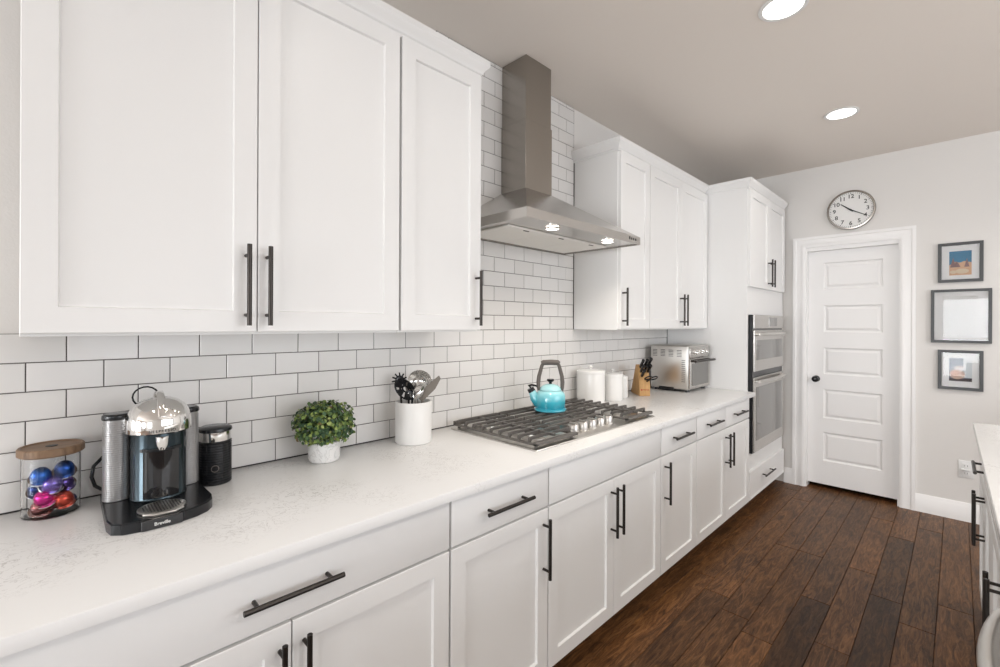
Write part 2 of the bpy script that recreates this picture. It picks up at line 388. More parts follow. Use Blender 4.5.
# five-panel door leaf
XD = XF+.055
b = B(); y0, y1, z0, z1 = DY0+.0004, DY1-.0004, .036, DZ-.0004
pz = [(1.718, 1.942), (1.347, 1.575), (.984, 1.213), (.605, .855), (.237, .485)]; py0, py1 = .424, .815
zs = [z0]+[v for a, c in reversed(pz) for v in (a, c)]+[z1]
b.face([(XD, y0, z0), (XD, py0, z0), (XD, py0, z1), (XD, y0, z1)]); b.face([(XD, py1, z0), (XD, y1, z0), (XD, y1, z1), (XD, py1, z1)])
for i in range(0, len(zs)-1, 2): b.face([(XD, py0, zs[i]), (XD, py1, zs[i]), (XD, py1, zs[i+1]), (XD, py0, zs[i+1])])
for a, c in pz:
    rg = []
    for i, dx in ((0, 0), (.006, .010), (.016, .012), (.034, .003)):
        rg.append([b.bm.verts.new(p) for p in ((XD+dx, py0+i, a+i), (XD+dx, py1-i, a+i), (XD+dx, py1-i, c-i), (XD+dx, py0+i, c-i))])
    for A, C in zip(rg, rg[1:]):
        for k in range(4): b.bm.faces.new([A[k], A[(k+1) % 4], C[(k+1) % 4], C[k]])
    b.bm.faces.new(rg[-1])
b.face([(XD+.035, y0, z0), (XD+.035, y1, z0), (XD+.035, y1, z1), (XD+.035, y0, z1)])
for p, q in (((y0, z0), (y1, z0)), ((y1, z0), (y1, z1)), ((y1, z1), (y0, z1)), ((y0, z1), (y0, z0))):
    b.face([(XD, *p), (XD, *q), (XD+.035, *q), (XD+.035, *p)])
bmesh.ops.remove_doubles(b.bm, verts=b.bm.verts[:], dist=1e-5)
door = struct('door_1', b, 'trimw', smooth=0); door['label'] = 'white door with five stacked raised panels in the far wall'
b = B(); b.lathe([(0, 0), (.027, 0), (.027, .004), (.012, .007), (.010, .03), (.021, .036), (.027, .047), (.025, .058), (.015, .065), (0, .067)], (XD, .866, .941), 28, (-1, 0, 0))
b.build('door_knob', 'blackp', door, shift=False)['label'] = 'round black knob'

# ------------------------------------------------------------------ ceiling lights
cans = [(3.60, .53, 'far recessed ceiling light near the panelled door'), (2.22, .53, 'nearer recessed ceiling light cut by the top of the photo'), (.84, .53, 'recessed ceiling light in front of the large wall cabinet'), (-.54, .53, 'recessed ceiling light behind the camera over the aisle'),
        (3.60, -1.3, 'recessed ceiling light beyond the island near the far wall'), (2.22, -1.3, 'recessed ceiling light over the middle of the island'), (.84, -1.3, 'recessed ceiling light over the near end of the island')]  # unseen island row, made brighter to fill the base doors
for x, y, lab in cans:
    t = thing('recessed_light', lab, 'ceiling light', (x, y, CEIL), 'recessed ceiling lights')
    b = B(); b.lathe([(.074, 0), (.092, 0), (.094, -.003), (.090, -.006), (.076, -.006), (.074, 0)], (x, y, CEIL), 40); b.build('trim_ring', 'white_plastic', t)
    b = B(); b.lathe([(0, -.003), (.075, -.003), (.075, -.0005), (0, -.0005)], (x, y, CEIL), 40); b.build('lens', 'lamp', t)
    l = bpy.data.lights.new('can_lamp', 'AREA'); l.shape = 'DISK'; l.size = .14; l.energy = CAN_POWER if y > 0 else ISLAND_FILL_POWER; l.color = (1, .95, .885); l.spread = math.radians(140)
    o = bpy.data.objects.new('can_lamp', l); COL.objects.link(o); o.location = (x, y, CEIL-.012)

# ------------------------------------------------------------------ cabinets
DFY, BFY = 1.077, 1.0975           # base door face, base box front
UDY, UBY = 1.377, 1.397            # wall-cabinet door face, box front
WB = WY-.001
def wall_cabinet(label, x0, x1, doors, ztop=2.43):
    t = thing('wall_cabinet', label, 'cabinet', (x0, WB, 1.372))
    b = B(); b.box(x0+.0005, x1-.0005, UBY, WB, 1.372, ztop, .001); b.build('body', 'cab', t)
    for d0, d1, hx in doors:
        b = B(); b.shaker(d0, d1, 1.379, 2.415, UDY); d = b.build('door', 'cab', t)
        pull(d, hx, 1.5065, UDY)
    return t
wall_cabinet('large white wall cabinet with two shaker doors at the left of the photo', -.047, .871, [(-.0455, .4095, .3815), (.4125, .867, .435)])
wall_cabinet('narrow white single-door wall cabinet just left of the range hood', .872, 1.254, [(.877, 1.2525, 1.2255)])
wall_cabinet('white single-door wall cabinet just right of the range hood', 2.344, 2.703, [(2.350, 2.700, 2.370)])
wall_cabinet('white two-door wall cabinet between the single-door one and the oven tower', 2.704, 3.654, [(2.707, 3.172, 3.150), (3.175, 3.640, 3.204)])
CR = [(0, 2.418), (.006, 2.418), (.006, 2.428), (.012, 2.432), (.018, 2.446), (.030, 2.458), (.034, 2.464), (.034, 2.484), (0, 2.484)]
def crown(label, path):
    b = B(); b.sweep(CR, path); o = b.build('crown_moulding', 'cab', None, smooth=30); tag(o, label, 'moulding')
crown('white crown moulding along the top of the left wall cabinets', [(-.0475, UBY-.001), (1.2545, UBY-.001), (1.2545, WB)])
crown('white crown moulding along the top of the wall cabinets right of the hood', [(2.3435, WB), (2.3435, UBY-.001), (3.620, UBY-.001)])
crown('white crown moulding around the top of the tall oven tower', [(3.6545, WB), (3.6545, BFY-.001), (4.625, BFY-.001)])

def base_cabinet(label, x0, x1, drawers, doors):
    t = thing('base_cabinet', label, 'cabinet', (x0, WB, 0))
    b = B(); b.box(x0+.0005, x1-.0005, BFY, WB, .105, .8835, .001); b.build('body', 'cab', t)
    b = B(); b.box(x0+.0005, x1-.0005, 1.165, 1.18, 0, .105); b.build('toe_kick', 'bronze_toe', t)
    for d0, d1, hx in drawers:
        b = B(); b.box(d0, d1, DFY, BFY-.0008, .725, .870, .0018, 2); d = b.build('drawer' if hx else 'false_front', 'cab', t)
        if hx: pull(d, hx, .796, DFY, False)
    for d0, d1, hx in doors:
        b = B(); b.shaker(d0, d1, .106, .717, DFY, t=.0197); d = b.build('door', 'cab', t)
        pull(d, hx, .580, DFY)
    return t
g = .0035
base_cabinet('nearest white base cabinet with one wide drawer over two doors, under the coffee machine', -.065, .861, [(-.061, .857, .398)], [(-.061, .3965, .371), (.3995, .857, .4255)])
base_cabinet('white base cabinet with one drawer and one door, under the utensil crock', .861, 1.328, [(.865, 1.3245, 1.100)], [(.865, 1.3245, 1.298)])
base_cabinet('white two-door base cabinet with a plain handleless front panel, under the cooktop', 1.328, 2.243, [(1.3315, 2.2395, None)], [(1.3315, 1.7885, 1.764), (1.7915, 2.2395, 1.817)])
base_cabinet('white base cabinet with one drawer and one door, just right of the cooktop', 2.243, 2.695, [(2.2465, 2.6915, 2.469)], [(2.2465, 2.6915, 2.285)])
base_cabinet('white base cabinet with two drawers over two doors beside the oven tower', 2.695, 3.654, [(2.6985, 3.1735, 2.934), (3.1765, 3.6485, 3.405)], [(2.6985, 3.1735, 3.1645), (3.1765, 3.6485, 3.2305)])

b = B(); b.box(-.6, 3.6535, 1.038, WY-.0005, .8845, CT, .0014, 2)
tag(b.build('worktop', 'quartz', None), 'long white quartz worktop on the run of base cabinets', 'worktop')
b = B(); b.box(-.6, -.066, BFY, WB, .105, .883); b.box(-.6, -.066, DFY, BFY-.001, .11, .87, .002)
t = thing('base_cabinet', 'white base cabinet end beyond the left edge of the photo', 'cabinet', (-.6, WB, 0)); b.build('body', 'cab', t)
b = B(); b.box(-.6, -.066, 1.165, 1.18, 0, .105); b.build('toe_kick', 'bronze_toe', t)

# tall oven tower
TX0, TX1 = 3.655, 4.622
t = thing('oven_tower', 'tall white cabinet tower holding the built-in double oven', 'cabinet', (TX0, WB, 0))
b = B(); b.box(TX0, TX0+.03, BFY, WB, .1, 2.43, .001); b.box(TX1-.03, TX1, BFY, WB, .1, 2.43, .001)
b.box(TX0+.03, TX1-.03, BFY, WB, 1.482, 2.43); b.box(TX0+.03, TX1-.03, BFY, WB, .1, .44); b.box(TX0+.03, TX1-.03, WB-.02, WB, .44, 1.482)
b.build('body', 'cab', t)
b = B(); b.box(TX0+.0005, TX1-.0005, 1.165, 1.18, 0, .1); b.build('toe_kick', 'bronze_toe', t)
for d0, d1, hx in ((3.663, 4.133, 4.103), (4.137, 4.600, 4.173)):
    b = B(); b.shaker(d0, d1, 1.690, 2.415, DFY, t=.0197); d = b.build('door', 'cab', t); pull(d, hx, 1.820, DFY)
b = B(); b.shaker(3.663, 4.600, .106, .315, DFY, t=.0197, rail=.012, rec=.003); d = b.build('drawer', 'cab', t); pull(d, 4.08, .232, DFY, False, L=.26)
# double oven
OX0, OX1, OFY = 3.704, 4.50, 1.060
t = thing('double_wall_oven', 'stainless double wall oven built into the white tower', 'oven', (OX0, OFY, .446))
b = B(); b.box(OX0-.003, OX1+.003, OFY+.012, 1.0965, .447, 1.480); b.box(OX0+.002, OX1-.002, 1.0965, 1.60, .447, 1.478); b.build('oven_body', 'blackp', t)
b = B(); b.box(OX0, OX1, OFY+.002, OFY+.0118, 1.378, 1.480, .002); pn = b.build('control_panel', 'steelh', t)
b = B(); b.box(4.08, 4.30, OFY, OFY+.003, 1.395, 1.465, .001); b.build('display', 'oven_glass', pn)
for z0, z1 in ((1.055, 1.365), (.452, 1.012)):
    b = B(); b.box(OX0, OX1, OFY, OFY+.0118, z0, z1, .003); d = b.build('oven_door', 'steelh', t)
    b = B(); b.box(OX0+.045, OX1-.045, OFY-.0015, OFY+.002, z0+.085, z1-.075, .001); b.build('window', 'oven_glass', d)
    zh = z1-.030; b = B(); xs = [OX0+.05, OX1-.05]; n = 14
    b.tube([(xs[0]+(xs[1]-xs[0])*i/n, OFY-.020-.014*math.sin(PI*i/n), zh) for i in range(n+1)], .0125, 12, flat=1)
    for xx in xs: b.tube([(xx, OFY, zh), (xx, OFY-.022, zh)], .012, 10)
    b.build('handle', 'steelt', d)

# ------------------------------------------------------------------ range hood
HX0, HX1, HY0 = 1.336, 2.246, 1.200; HZ0, HZ1 = 1.830, 1.870
t = thing('range_hood', 'stainless chimney range hood on the tiled wall above the cooktop', 'range hood', (1.791, WY, HZ0))
CX0, CX1, CY0 = 1.694, 1.902, 1.530
b = B()
lo = [(HX0, HY0), (HX1, HY0), (HX1, WB), (HX0, WB)]; hi = [(CX0-.004, CY0-.004), (CX1+.004, CY0-.004), (CX1+.004, WB), (CX0-.004, WB)]
rg = [[b.bm.verts.new((x, y, z)) for x, y in pts] for pts, z in ((lo, HZ0), (lo, HZ1), (hi, 2.088))]
ins = [b.bm.verts.new(p) for p in ((HX0+.004, HY0+.004, HZ0), (HX1-.004, HY0+.004, HZ0), (HX1-.004, WB-.004, HZ0), (HX0+.004, WB-.004, HZ0))]
top = [b.bm.verts.new((x, y, HZ0+.006)) for x, y in ((HX0+.004, HY0+.004), (HX1-.004, HY0+.004), (HX1-.004, WB-.004), (HX0+.004, WB-.004))]
for A, C in zip([top, ins]+rg, [ins]+rg):
    for k in range(4): b.bm.faces.new([A[k], A[(k+1) % 4], C[(k+1) % 4], C[k]])
b.bm.faces.new(rg[-1]); b.bm.faces.new(top)
b.build('canopy', 'steelh', t, smooth=25)
b = B(); b.box(CX0, CX1, CY0, WB, 2.085, 2.441, .0015); b.build('chimney', 'steel', t, smooth=25)['label'] = 'lower chimney cover'
b = B(); b.box(CX0+.004, CX1-.004, CY0+.004, WB, 2.4412, CEIL-.001, .0015); b.build('chimney', 'steel', t, smooth=25)['label'] = 'upper chimney cover'
for i in range(3):
    x0 = 1.405+i*.2587; b = B(); b.box(x0, x0+.2565, 1.365, 1.66, HZ0-.003, HZ0+.0055, .002); f = b.build('filter_panel', 'filter', t)
    b = B(); xm = x0+.13; b.box(xm-.018, xm+.018, 1.378, 1.386, HZ0-.0055, HZ0-.003, .001); b.build('latch', 'pull', f)
for x in (1.593, 2.046):
    b = B(); b.lathe([(.030, .004), (.034, .004), (.034, -.003), (.029, -.003), (.028, 0)], (x, 1.277, HZ0), 28); r = b.build('lamp_ring', 'chrome', t)
    b = B(); b.lathe([(0, -.001), (.029, -.001), (.029, .003), (0, .003)], (x, 1.277, HZ0), 28); b.build('lamp', 'hoodlamp', r)
    l = bpy.data.lights.new('hood_lamp', 'AREA'); l.shape = 'DISK'; l.size = .05; l.energy = HOOD_POWER; l.color = (1, .90, .78); l.spread = math.radians(125)
    o = bpy.data.objects.new('hood_lamp', l); COL.objects.link(o); o.location = (x, 1.277, HZ0-.008)
b = B()
for i, w in enumerate((.010, .008, .008, .012)): b.box(2.130+i*.020, 2.130+i*.020+w, HY0-.0012, HY0+.001, 1.846, 1.858 if i else 1.862, .0004)
b.build('control_buttons', 'ink', t)

# ------------------------------------------------------------------ cooktop
t = thing('gas_cooktop', 'stainless five-burner gas cooktop with black cast-iron grates set in the worktop', 'cooktop', (1.83, 1.40, CT))
b = B(); b.box(1.322, 2.280, 1.130, 1.655, CT, CT+.007, .003, 2); b.build('steel_plate', 'steelt', t)
burn = [(1.47, 1.275, .042), (1.47, 1.52, .036), (1.805, 1.49, .055), (2.15, 1.275, .036), (2.15, 1.52, .042)]
for x, y, r in burn:
    b = B(); b.lathe([(r*1.35, 0), (r*1.35, .004), (r*1.1, .008), (r, .009), (r, .018), (0, .018)], (x, y, CT+.007), 32); q = b.build('burner', 'steelt', t)
    b = B(); b.lathe([(r*.93, 0), (r*.97, .004), (r*.9, .009), (0, .010)], (x, y, CT+.0252), 32); b.build('burner_cap', 'iron', q)
GZ = .960
def grate(x0, x1, y0, y1, n, teeth):
    b = B(); z0, z1 = .932, .941
    b.box(x0, x1, y0, y0+.022, z0, z1+.004, .002); b.box(x0, x1, y1-.013, y1, z0, z1+.012, .002)
    b.box(x0, x0+.013, y0, y1, z0, z1, .002); b.box(x1-.013, x1, y0, y1, z0, z1, .002)
    for i in range(n):
        y = y0+.045+(y1-y0-.07)*i/(n-1)
        pts = [(x0+.001, y, z1-.003), (x0+.004, y, GZ-.002), (x0+.012, y, GZ), (x1-.012, y, GZ), (x1-.004, y, GZ-.002), (x1-.001, y, z1-.003), (x1-.012, y, z1-.001), (x1-.022, y, GZ-.011), (x0+.022, y, GZ-.011), (x0+.012, y, z1-.001)]
        b.prism([(p[0], y-.004, p[2]) for p in pts], (0, .008, 0))
    xm = (x0+x1)/2; b.box(xm-.006, xm+.006, y0+.02, y1-.01, GZ-.013, GZ-.002, .001)
    for x in (x0+.02, x1-.02):
        for y in (y0+.02, y1-.02): b.lathe([(0, 0), (.007, 0), (.007, z0-CT-.007+.002), (0, z0-CT-.007+.002)], (x, y, CT+.007), 10)
    return b.build('grate', 'iron', t, smooth=20)
grate(1.330, 1.600, 1.138, 1.648, 9, 0)
grate(1.604, 2.016, 1.300, 1.648, 6, 0)
grate(2.020, 2.272, 1.138, 1.648, 9, 0)
for x, y in ((1.668, 1.212), (1.740, 1.212), (1.810, 1.212), (1.880, 1.212), (1.950, 1.212)):
    b = B(); b.lathe([(0, 0), (.029, 0), (.029, .003), (.025, .005), (.025, .010), (.024, .030), (.021, .035), (0, .035)], (x, y, CT+.007), 28)
    k = b.build('control_knob', 'steelt', t)
    b = B(); b.box(x-.0045, x+.0045, y-.022, y+.022, CT+.0415, CT+.049, .0015); b.build('grip', 'steelt', k)

# ------------------------------------------------------------------ kettle
KX, KY = 1.828, 1.474
t = thing('kettle', 'glossy turquoise enamel whistling kettle standing on the cooktop grate', 'kettle', (KX, KY, GZ))
b = B(); b.lathe([(0, 0), (.070, 0), (.080, .003), (.083, .008), (.082, .013), (.076, .016), (.0755, .024), (.077, .05), (.076, .078), (.071, .092), (.061, .101), (.053, .105), (0, .105)], (KX, KY, GZ), 56); b.build('pot_body', 'kettle', t)
b = B(); b.lathe([(.053, .1055), (.055, .1065), (.055, .111), (.050, .121), (.036, .131), (.016, .137), (0, .138)], (KX, KY, GZ), 48); b.build('lid', 'kettle', t)
b = B(); b.lathe([(.008, .137), (.008, .145), (.018, .152), (.019, .158), (.016, .162), (0, .163)], (KX, KY, GZ), 24); b.build('lid_knob', 'blackp', t)
sd = -R0; fd = F
def kp(a, z, c=0): v = Vector((KX, KY, GZ+z)) + sd*a + fd*c; return tuple(v)
b = B(); b.tube([kp(.040, .040), kp(.062, .046), kp(.080, .066), kp(.089, .086), kp(.096, .102)], [.034, .032, .026, .020, .017], 18); b.build('spout', 'kettle', t)
b = B(); b.tube([kp(.0945, .098), kp(.104, .114)], [.019, .0175], 16); b.tube([kp(.101, .118), kp(.112, .128), kp(.094, .131), kp(.075, .127), kp(.062, .120)], [.006, .007, .006, .005, .004], 10); b.build('whistle', 'blackp', t)
b = B(); pts = [(.058, .096), (.061, .118), (.062, .145), (.059, .175), (.051, .205), (.045, .228), (.038, .243)]
for s in (1, -1): b.tube([kp(s*a, z) for a, z in pts], [.006, .0085, .0095, .009, .0085, .008, .008], 12, flat=1.2)
hd = b.build('handle', 'handle_grey', t)
b = B(); b.tube([kp(-.046, .242), kp(-.038, .246), kp(0, .248), kp(.038, .246), kp(.046, .242)], [.010, .0135, .014, .0135, .010], 16); b.build('grip', 'handle_grey', hd)
for s in (1, -1): b = B(); b.lathe([(0, 0), (.008, 0), (.008, .010), (.004, .014), (0, .014)], kp(s*.057, .094), 14); b.build('handle_mount', 'chrome', hd)

# ------------------------------------------------------------------ canisters
def canister(label, x, y, r, h, kn):
    t = thing('canister', label, 'canister', (x, y, CT), 'white storage canisters')
    b = B(); b.lathe([(0, 0), (r*.95, 0), (r, .004), (r, h-.01), (r*.985, h), (0, h)], (x, y, CT), 48); b.build('jar_body', 'ceramic', t)
    b = B(); b.lathe([(0, 0), (r*1.03, 0), (r*1.035, .003), (r*1.03, .018), (r*.99, .022), (r*.6, .029), (0, .032)], (x, y, CT+h+.0003), 48); l = b.build('lid', 'ceramic', t)
    b = B(); b.lathe([(.006, 0), (.006, .006), (.013, .012), (.014, .016), (.011, .020), (0, .021)], (x, y, CT+h+.031), 24); b.build('lid_knob', 'ceramic', l)
canister('largest white ceramic canister, next to the cooktop', 2.386, 1.605, .086, .184, 0)
canister('middle-sized white ceramic canister of the three', 2.598, 1.580, .066, .150, 0)
canister('smallest white ceramic canister, behind the middle one', 2.738, 1.600, .046, .122, 0)

# ------------------------------------------------------------------ knife block (rotated 45 degrees toward the room)
t = thing('knife_block', 'light wooden knife block between the canisters and the toaster oven', 'knife block', (2.895, 1.507, CT))
dn = Vector((.70, .714, 0)); wn = Vector((.714, -.70, 0)); O = Vector((2.897, 1.509, CT))
def kb(d, w, z): return tuple(O+dn*d+wn*w+Vector((0, 0, z)))
prof = [(0, .004), (.004, 0), (.196, 0), (.2, .006), (.092, .205), (.084, .21), (.048, .208), (.001, .078)]
b = B(); b.prism([kb(d, -.036, z) for d, z in prof], wn*.072); b.build('wooden_body', 'blockwood', t, smooth=15)
n_ = Vector((-.94, 0, .34)).normalized()       # outward normal of the slotted face in (d, z)
kdir = (-dn*.80 + Vector((0, 0, .60))).normalized()
spots = [(.86, -.022, .095), (.86, .004, .1), (.86, .026, .115), (.62, -.022, .085), (.62, .003, .085), (.62, .026, .09), (.40, -.018, .08)]
for f_, w_, L in spots:
    p = Vector(kb(.001+.047*f_, w_, .078+.13*f_)); b = B()
    b.tube([p-kdir*.01, p+kdir*.012], [.009, .009], 10, flat=.8); k = b.build('knife_bolster', 'chrome', t)
    b = B(); b.tube([p+kdir*.012, p+kdir*.03, p+kdir*(L*.7), p+kdir*L], [.0105, .0125, .0115, .0135], 10, flat=.75); b.build('knife_handle', 'blackp', t)
p = Vector(kb(.012, .018, .10)); sdir = (-dn*.86+Vector((0, 0, .42))+wn*.12).normalized(); side = wn
b = B()
for s in (-1, 1):
    c = p+sdir*.066+side*(.020*s)
    b.tube([c+sdir*(.032*math.cos(a))+side*(.018*math.sin(a)) for a in [2*PI*i/18 for i in range(19)]], .0052, 8, cap=False)
b.tube([p-sdir*.01, p+sdir*.035], .007, 10); b.build('scissors_handle', 'blackp', t)
mt = frame_mtx(kb(-.0006, .008, .042), wn, (0, 0, 1)); text('maker_mark', 'WÜSTHOF', .0085, 'red', t, mt)
b = B(); b.lathe([(0, -.0004), (.0052, -.0004), (.0052, .0006), (0, .0006)], kb(-.0005, -.022, .042), 18, -dn); b.build('maker_emblem', 'red', t)

# ------------------------------------------------------------------ toaster oven
t = thing('toaster_oven', 'stainless toaster oven with three dials standing at the end of the worktop', 'toaster oven', (3.43, 1.5, CT))
ax0, ax1, ay0, ay1, az0, az1 = 3.262, 3.632, 1.352, 1.655, .930, 1.252
b = B(); b.box(ax0, ax1, ay0+.012, ay1, az0, az1, .010, 3); b.build('housing', 'steelt', t)
b = B(); b.box(ax0+.004, ax1-.004, ay0, ay0+.0115, az1-.095, az1-.008, .003, 2); pn = b.build('control_panel', 'steelh', t)
for x in (3.36, 3.447, 3.534):
    b = B(); b.lathe([(0, 0), (.021, 0), (.021, .003), (.016, .005), (.015, .022), (.013, .025), (0, .025)], (x, ay0, az1-.05), 24, (0, -1, 0)); b.build('dial', 'chrome', pn)
b = B(); b.box(ax0+.004, ax1-.004, ay0, ay0+.0115, az0+.008, az1-.1, .003); d = b.build('oven_door', 'steelh', t)
b = B(); b.box(ax0+.035, ax1-.035, ay0-.002, ay0+.002, az0+.03, az1-.13, .001); b.build('window', 'oven_glass', d)
b = B(); b.tube([(ax0+.005, ay0-.036, az1-.112), (ax1-.005, ay0-.036, az1-.112)], .009, 12)
for x in (ax0+.03, ax1-.03): b.tube([(x, ay0, az1-.112), (x, ay0-.036, az1-.112)], .007, 8)
b.build('handle', 'pull', d)
for g_ in range(5):
    b = B()
    if g_ < 4:
        for r_ in range(5): b.box(ax0-.0008, ax0+.001, ay1-.055-g_*.062, ay1-.02-g_*.062, az1-.038-r_*.011, az1-.034-r_*.011)
    else:
        for r_ in range(12): b.box(ax0-.0008, ax0+.001, ay0+.035, ay0+.062, az1-.11-r_*.014, az1-.106-r_*.014)
    b.build('side_vent', 'ink', t, smooth=0)
b = B(); b.box(ax0-.005, ax0+.05, 1.47, 1.585, az0-.008, az0+.014, .003); b.build('crumb_tray_end', 'blackp', t)
for x in (ax0+.04, ax1-.04):
    for y in (ay0+.035, ay1-.035):
        b = B(); b.lathe([(0, 0), (.015, 0), (.013, az0-CT+.003), (0, az0-CT+.003)], (x, y, CT), 16); b.build('foot', 'blackp', t)

# ------------------------------------------------------------------ utensil crock and utensils
UX, UY = 1.074, 1.592
t = thing('utensil_crock', 'white cylindrical stoneware crock holding kitchen utensils', 'crock', (UX, UY, CT))
b = B(); r = .0745; h = .169
b.lathe([(0, 0), (r-.004, 0), (r, .004), (r, h-.003), (r-.002, h), (r-.005, h), (r-.007, h-.004), (r-.007, .008), (0, .008)], (UX, UY, CT), 56); b.build('crock_wall', 'stoneware', t)
ZT = CT+h
def up(px, dep, z):   # point given by sideways offset (camera right), depth offset, height above the crock rim
    v = Vector((UX, UY, ZT+z))+R0*px+F*dep; return v
G = 'kitchen utensils standing in the crock'
def handle_to(b, top, base, r0=.0045):
    b.tube([base, top], [r0, r0], 8)
ub = lambda px, dep: up(px, dep, -.150)
# black spaghetti server
t = thing('pasta_server', 'black nylon toothed pasta server at the left of the crock', 'utensil', tuple(up(-.06, .0, .0)), G)
b = B(); handle_to(b, up(-.062, .02, .065), ub(-.045, .03)); b.build('handle', 'blackp', t)
b = B(); c = up(-.062, .02, .082)
ring = [c+R0*(.019*math.cos(a))+UV*(.022*math.sin(a)) for a in [2*PI*i/16 for i in range(17)]]
b.tube([c-UV*.02, c-UV*.006, c+UV*.008, c+UV*.02], [.010, .019, .019, .010], 14, flat=.35, up=tuple(R0))
for i in range(7):
    a = PI*(i/6)*1.1-.15; q = c+R0*(.017*math.cos(a))+UV*(.018*math.sin(a)); b.tube([q, q+R0*(.015*math.cos(a))+UV*(.015*math.sin(a))-F*.008], [.0038, .003], 8)
b.build('toothed_head', 'blackp', t)
# black slotted spoon / skimmer
def paddle(name, label, px, dep, z, rot, w, l, m, basepx, cup=.01, slots=0, hm=None):
    t = thing(name, label, 'utensil', tuple(up(px, dep, 0)), G)
    c = up(px, dep, z); u = (R0*math.sin(rot)+U0*math.cos(rot)).normalized(); r_ = (R0*math.cos(rot)-U0*math.sin(rot)).normalized()
    b = B(); handle_to(b, c-u*l*.9, ub(basepx, dep*.3)); b.build('handle', hm or m, t)
    b = B(); rows = []
    nn = 8
    for i in range(nn+1):
        s = i/nn; rr = math.sqrt(max(0, 1-(1-s)**2*1.0)) if s < 1 else 1
        rr = math.sin(s*PI/2); row = []
        for k in range(24):
            a = 2*PI*k/24; row.append(b.bm.verts.new(c+r_*(w*rr*math.cos(a))+u*(l*rr*math.sin(a))+F*(cup*(1-rr**2))))
        rows.append(row)
    for A, C in zip(rows[1:], rows[2:]):
        for k in range(24):
            if slots and k % 4 == 1 and 3 <= rows.index(C) <= 5: continue
            b.bm.faces.new([A[k], A[(k+1) % 24], C[(k+1) % 24], C[k]])
    if not slots: b.bm.faces.new(rows[1])
    bmesh.ops.solidify(b.bm, geom=b.bm.faces[:], thickness=.002)
    o = b.build('head', m, t, smooth=50)
    return t
paddle('slotted_spoon', 'black slotted cooking spoon leaning at the left in the crock', -.032, -.02, .050, -.75, .036, .052, 'blackp', -.022, .012, 1)
paddle('serving_spoon', 'large shiny steel ladle at the back right of the crock', .022, .03, .078, .35, .052, .046, 'chrome', .025, .03)
paddle('serving_spoon', 'smaller steel serving spoon in the middle of the crock', -.004, .0, .042, .1, .022, .036, 'chrome', -.003, .01)
paddle('serving_spoon', 'steel spoon leaning beside the grey spatula', .024, -.02, .040, .5, .020, .034, 'chrome', .03, .008)
t = thing('spatula', 'long grey-brown spatula leaning out at the right of the crock', 'utensil', tuple(up(.05, 0, 0)), G)
b = B(); u = (R0*.62+U0*.78).normalized(); r_ = (R0*.78-U0*.62).normalized(); c = up(.030, -.012, .004)
b.prism([c-r_*.010, c+r_*.010, c+u*.075+r_*.019, c+u*.122+r_*.010, c+u*.128-r_*.004, c+u*.06-r_*.018], F*.005); b.build('blade', 'spatula', t)
b = B(); handle_to(b, c+u*.02+F*.0025, ub(.012, -.03)); b.build('handle', 'spatula', t)
t = thing('turner', 'black handled turner standing behind the steel spoons', 'utensil', tuple(up(.0, .04, 0)), G)
b = B(); c = up(-.030, .050, .022); b.prism([c-R0*.008, c+R0*.008, c+R0*.03+U0*.05, c-R0*.022+U0*.05], F*.003); b.build('blade', 'spatula', t)
b = B(); handle_to(b, c+U0*.01+F*.0015, ub(-.03, .048)); b.build('handle', 'blackp', t)

# ------------------------------------------------------------------ potted plant
PX, PY = .697, 1.592
t = thing('potted_plant', 'small round boxwood topiary in a white marbled pot', 'plant', (PX, PY, CT))
b = B(); r = .0535; h = .072
b.lathe([(0, 0), (r-.010, 0), (r-.003, .005), (r, .016), (r, h-.002), (r-.002, h), (r-.006, h), (r-.007, h-.003), (r-.007, h-.012), (0, h-.012)], (PX, PY, CT), 48); b.build('pot', 'marblepot', t)
PC = Vector((PX, PY, 1.044))
b = B(); lf = []
def leaf(b, p, nrm, L, Wd):
    a = Vector((rnd.gauss(0, 1), rnd.gauss(0, 1), rnd.gauss(0, 1))); tdir = (a-nrm*a.dot(nrm)).normalized(); s = nrm.cross(tdir)
    pts = [(0, 0, 0), (.3, .42, .1), (.7, .42, .1), (1, 0, -.1), (.7, -.42, .1), (.3, -.42, .1)]
    b.bm.faces.new([b.bm.verts.new(p+tdir*(L*x)+s*(Wd*y)+nrm*(L*z)) for x, y, z in pts])
for i in range(1900):
    d = Vector((rnd.gauss(0, 1), rnd.gauss(0, 1), rnd.gauss(0, 1))).normalized()
    if d.z < -.75: continue
    rr = .104*(rnd.random()**.22)*(1+.06*math.sin(7*d.x+5*d.y)*math.cos(6*d.z)); p = PC+Vector((d.x*rr, d.y*rr*.98, d.z*rr*.80))
    if p.y > WY-.012: continue
    n = (d+Vector((rnd.gauss(0, .5), rnd.gauss(0, .5), rnd.gauss(0, .5)+.25))).normalized()
    leaf(b, p, n, rnd.uniform(.012, .021), rnd.uniform(.010, .016))
b.build('foliage', 'leaf', t, smooth=0)
b = B()
for i in range(46):
    d = Vector((rnd.gauss(0, 1), rnd.gauss(0, 1), rnd.gauss(0, .8)+.3)).normalized()
    e = PC+Vector((d.x*.09, min(d.y*.085, .08), d.z*.075)); b.tube([(PX, PY, CT+.058), (PX+d.x*.02, PY+d.y*.02, PC.z-.01), tuple(e)], [.0016, .0013, .0008], 5)
b.build('stems', 'stem', t)

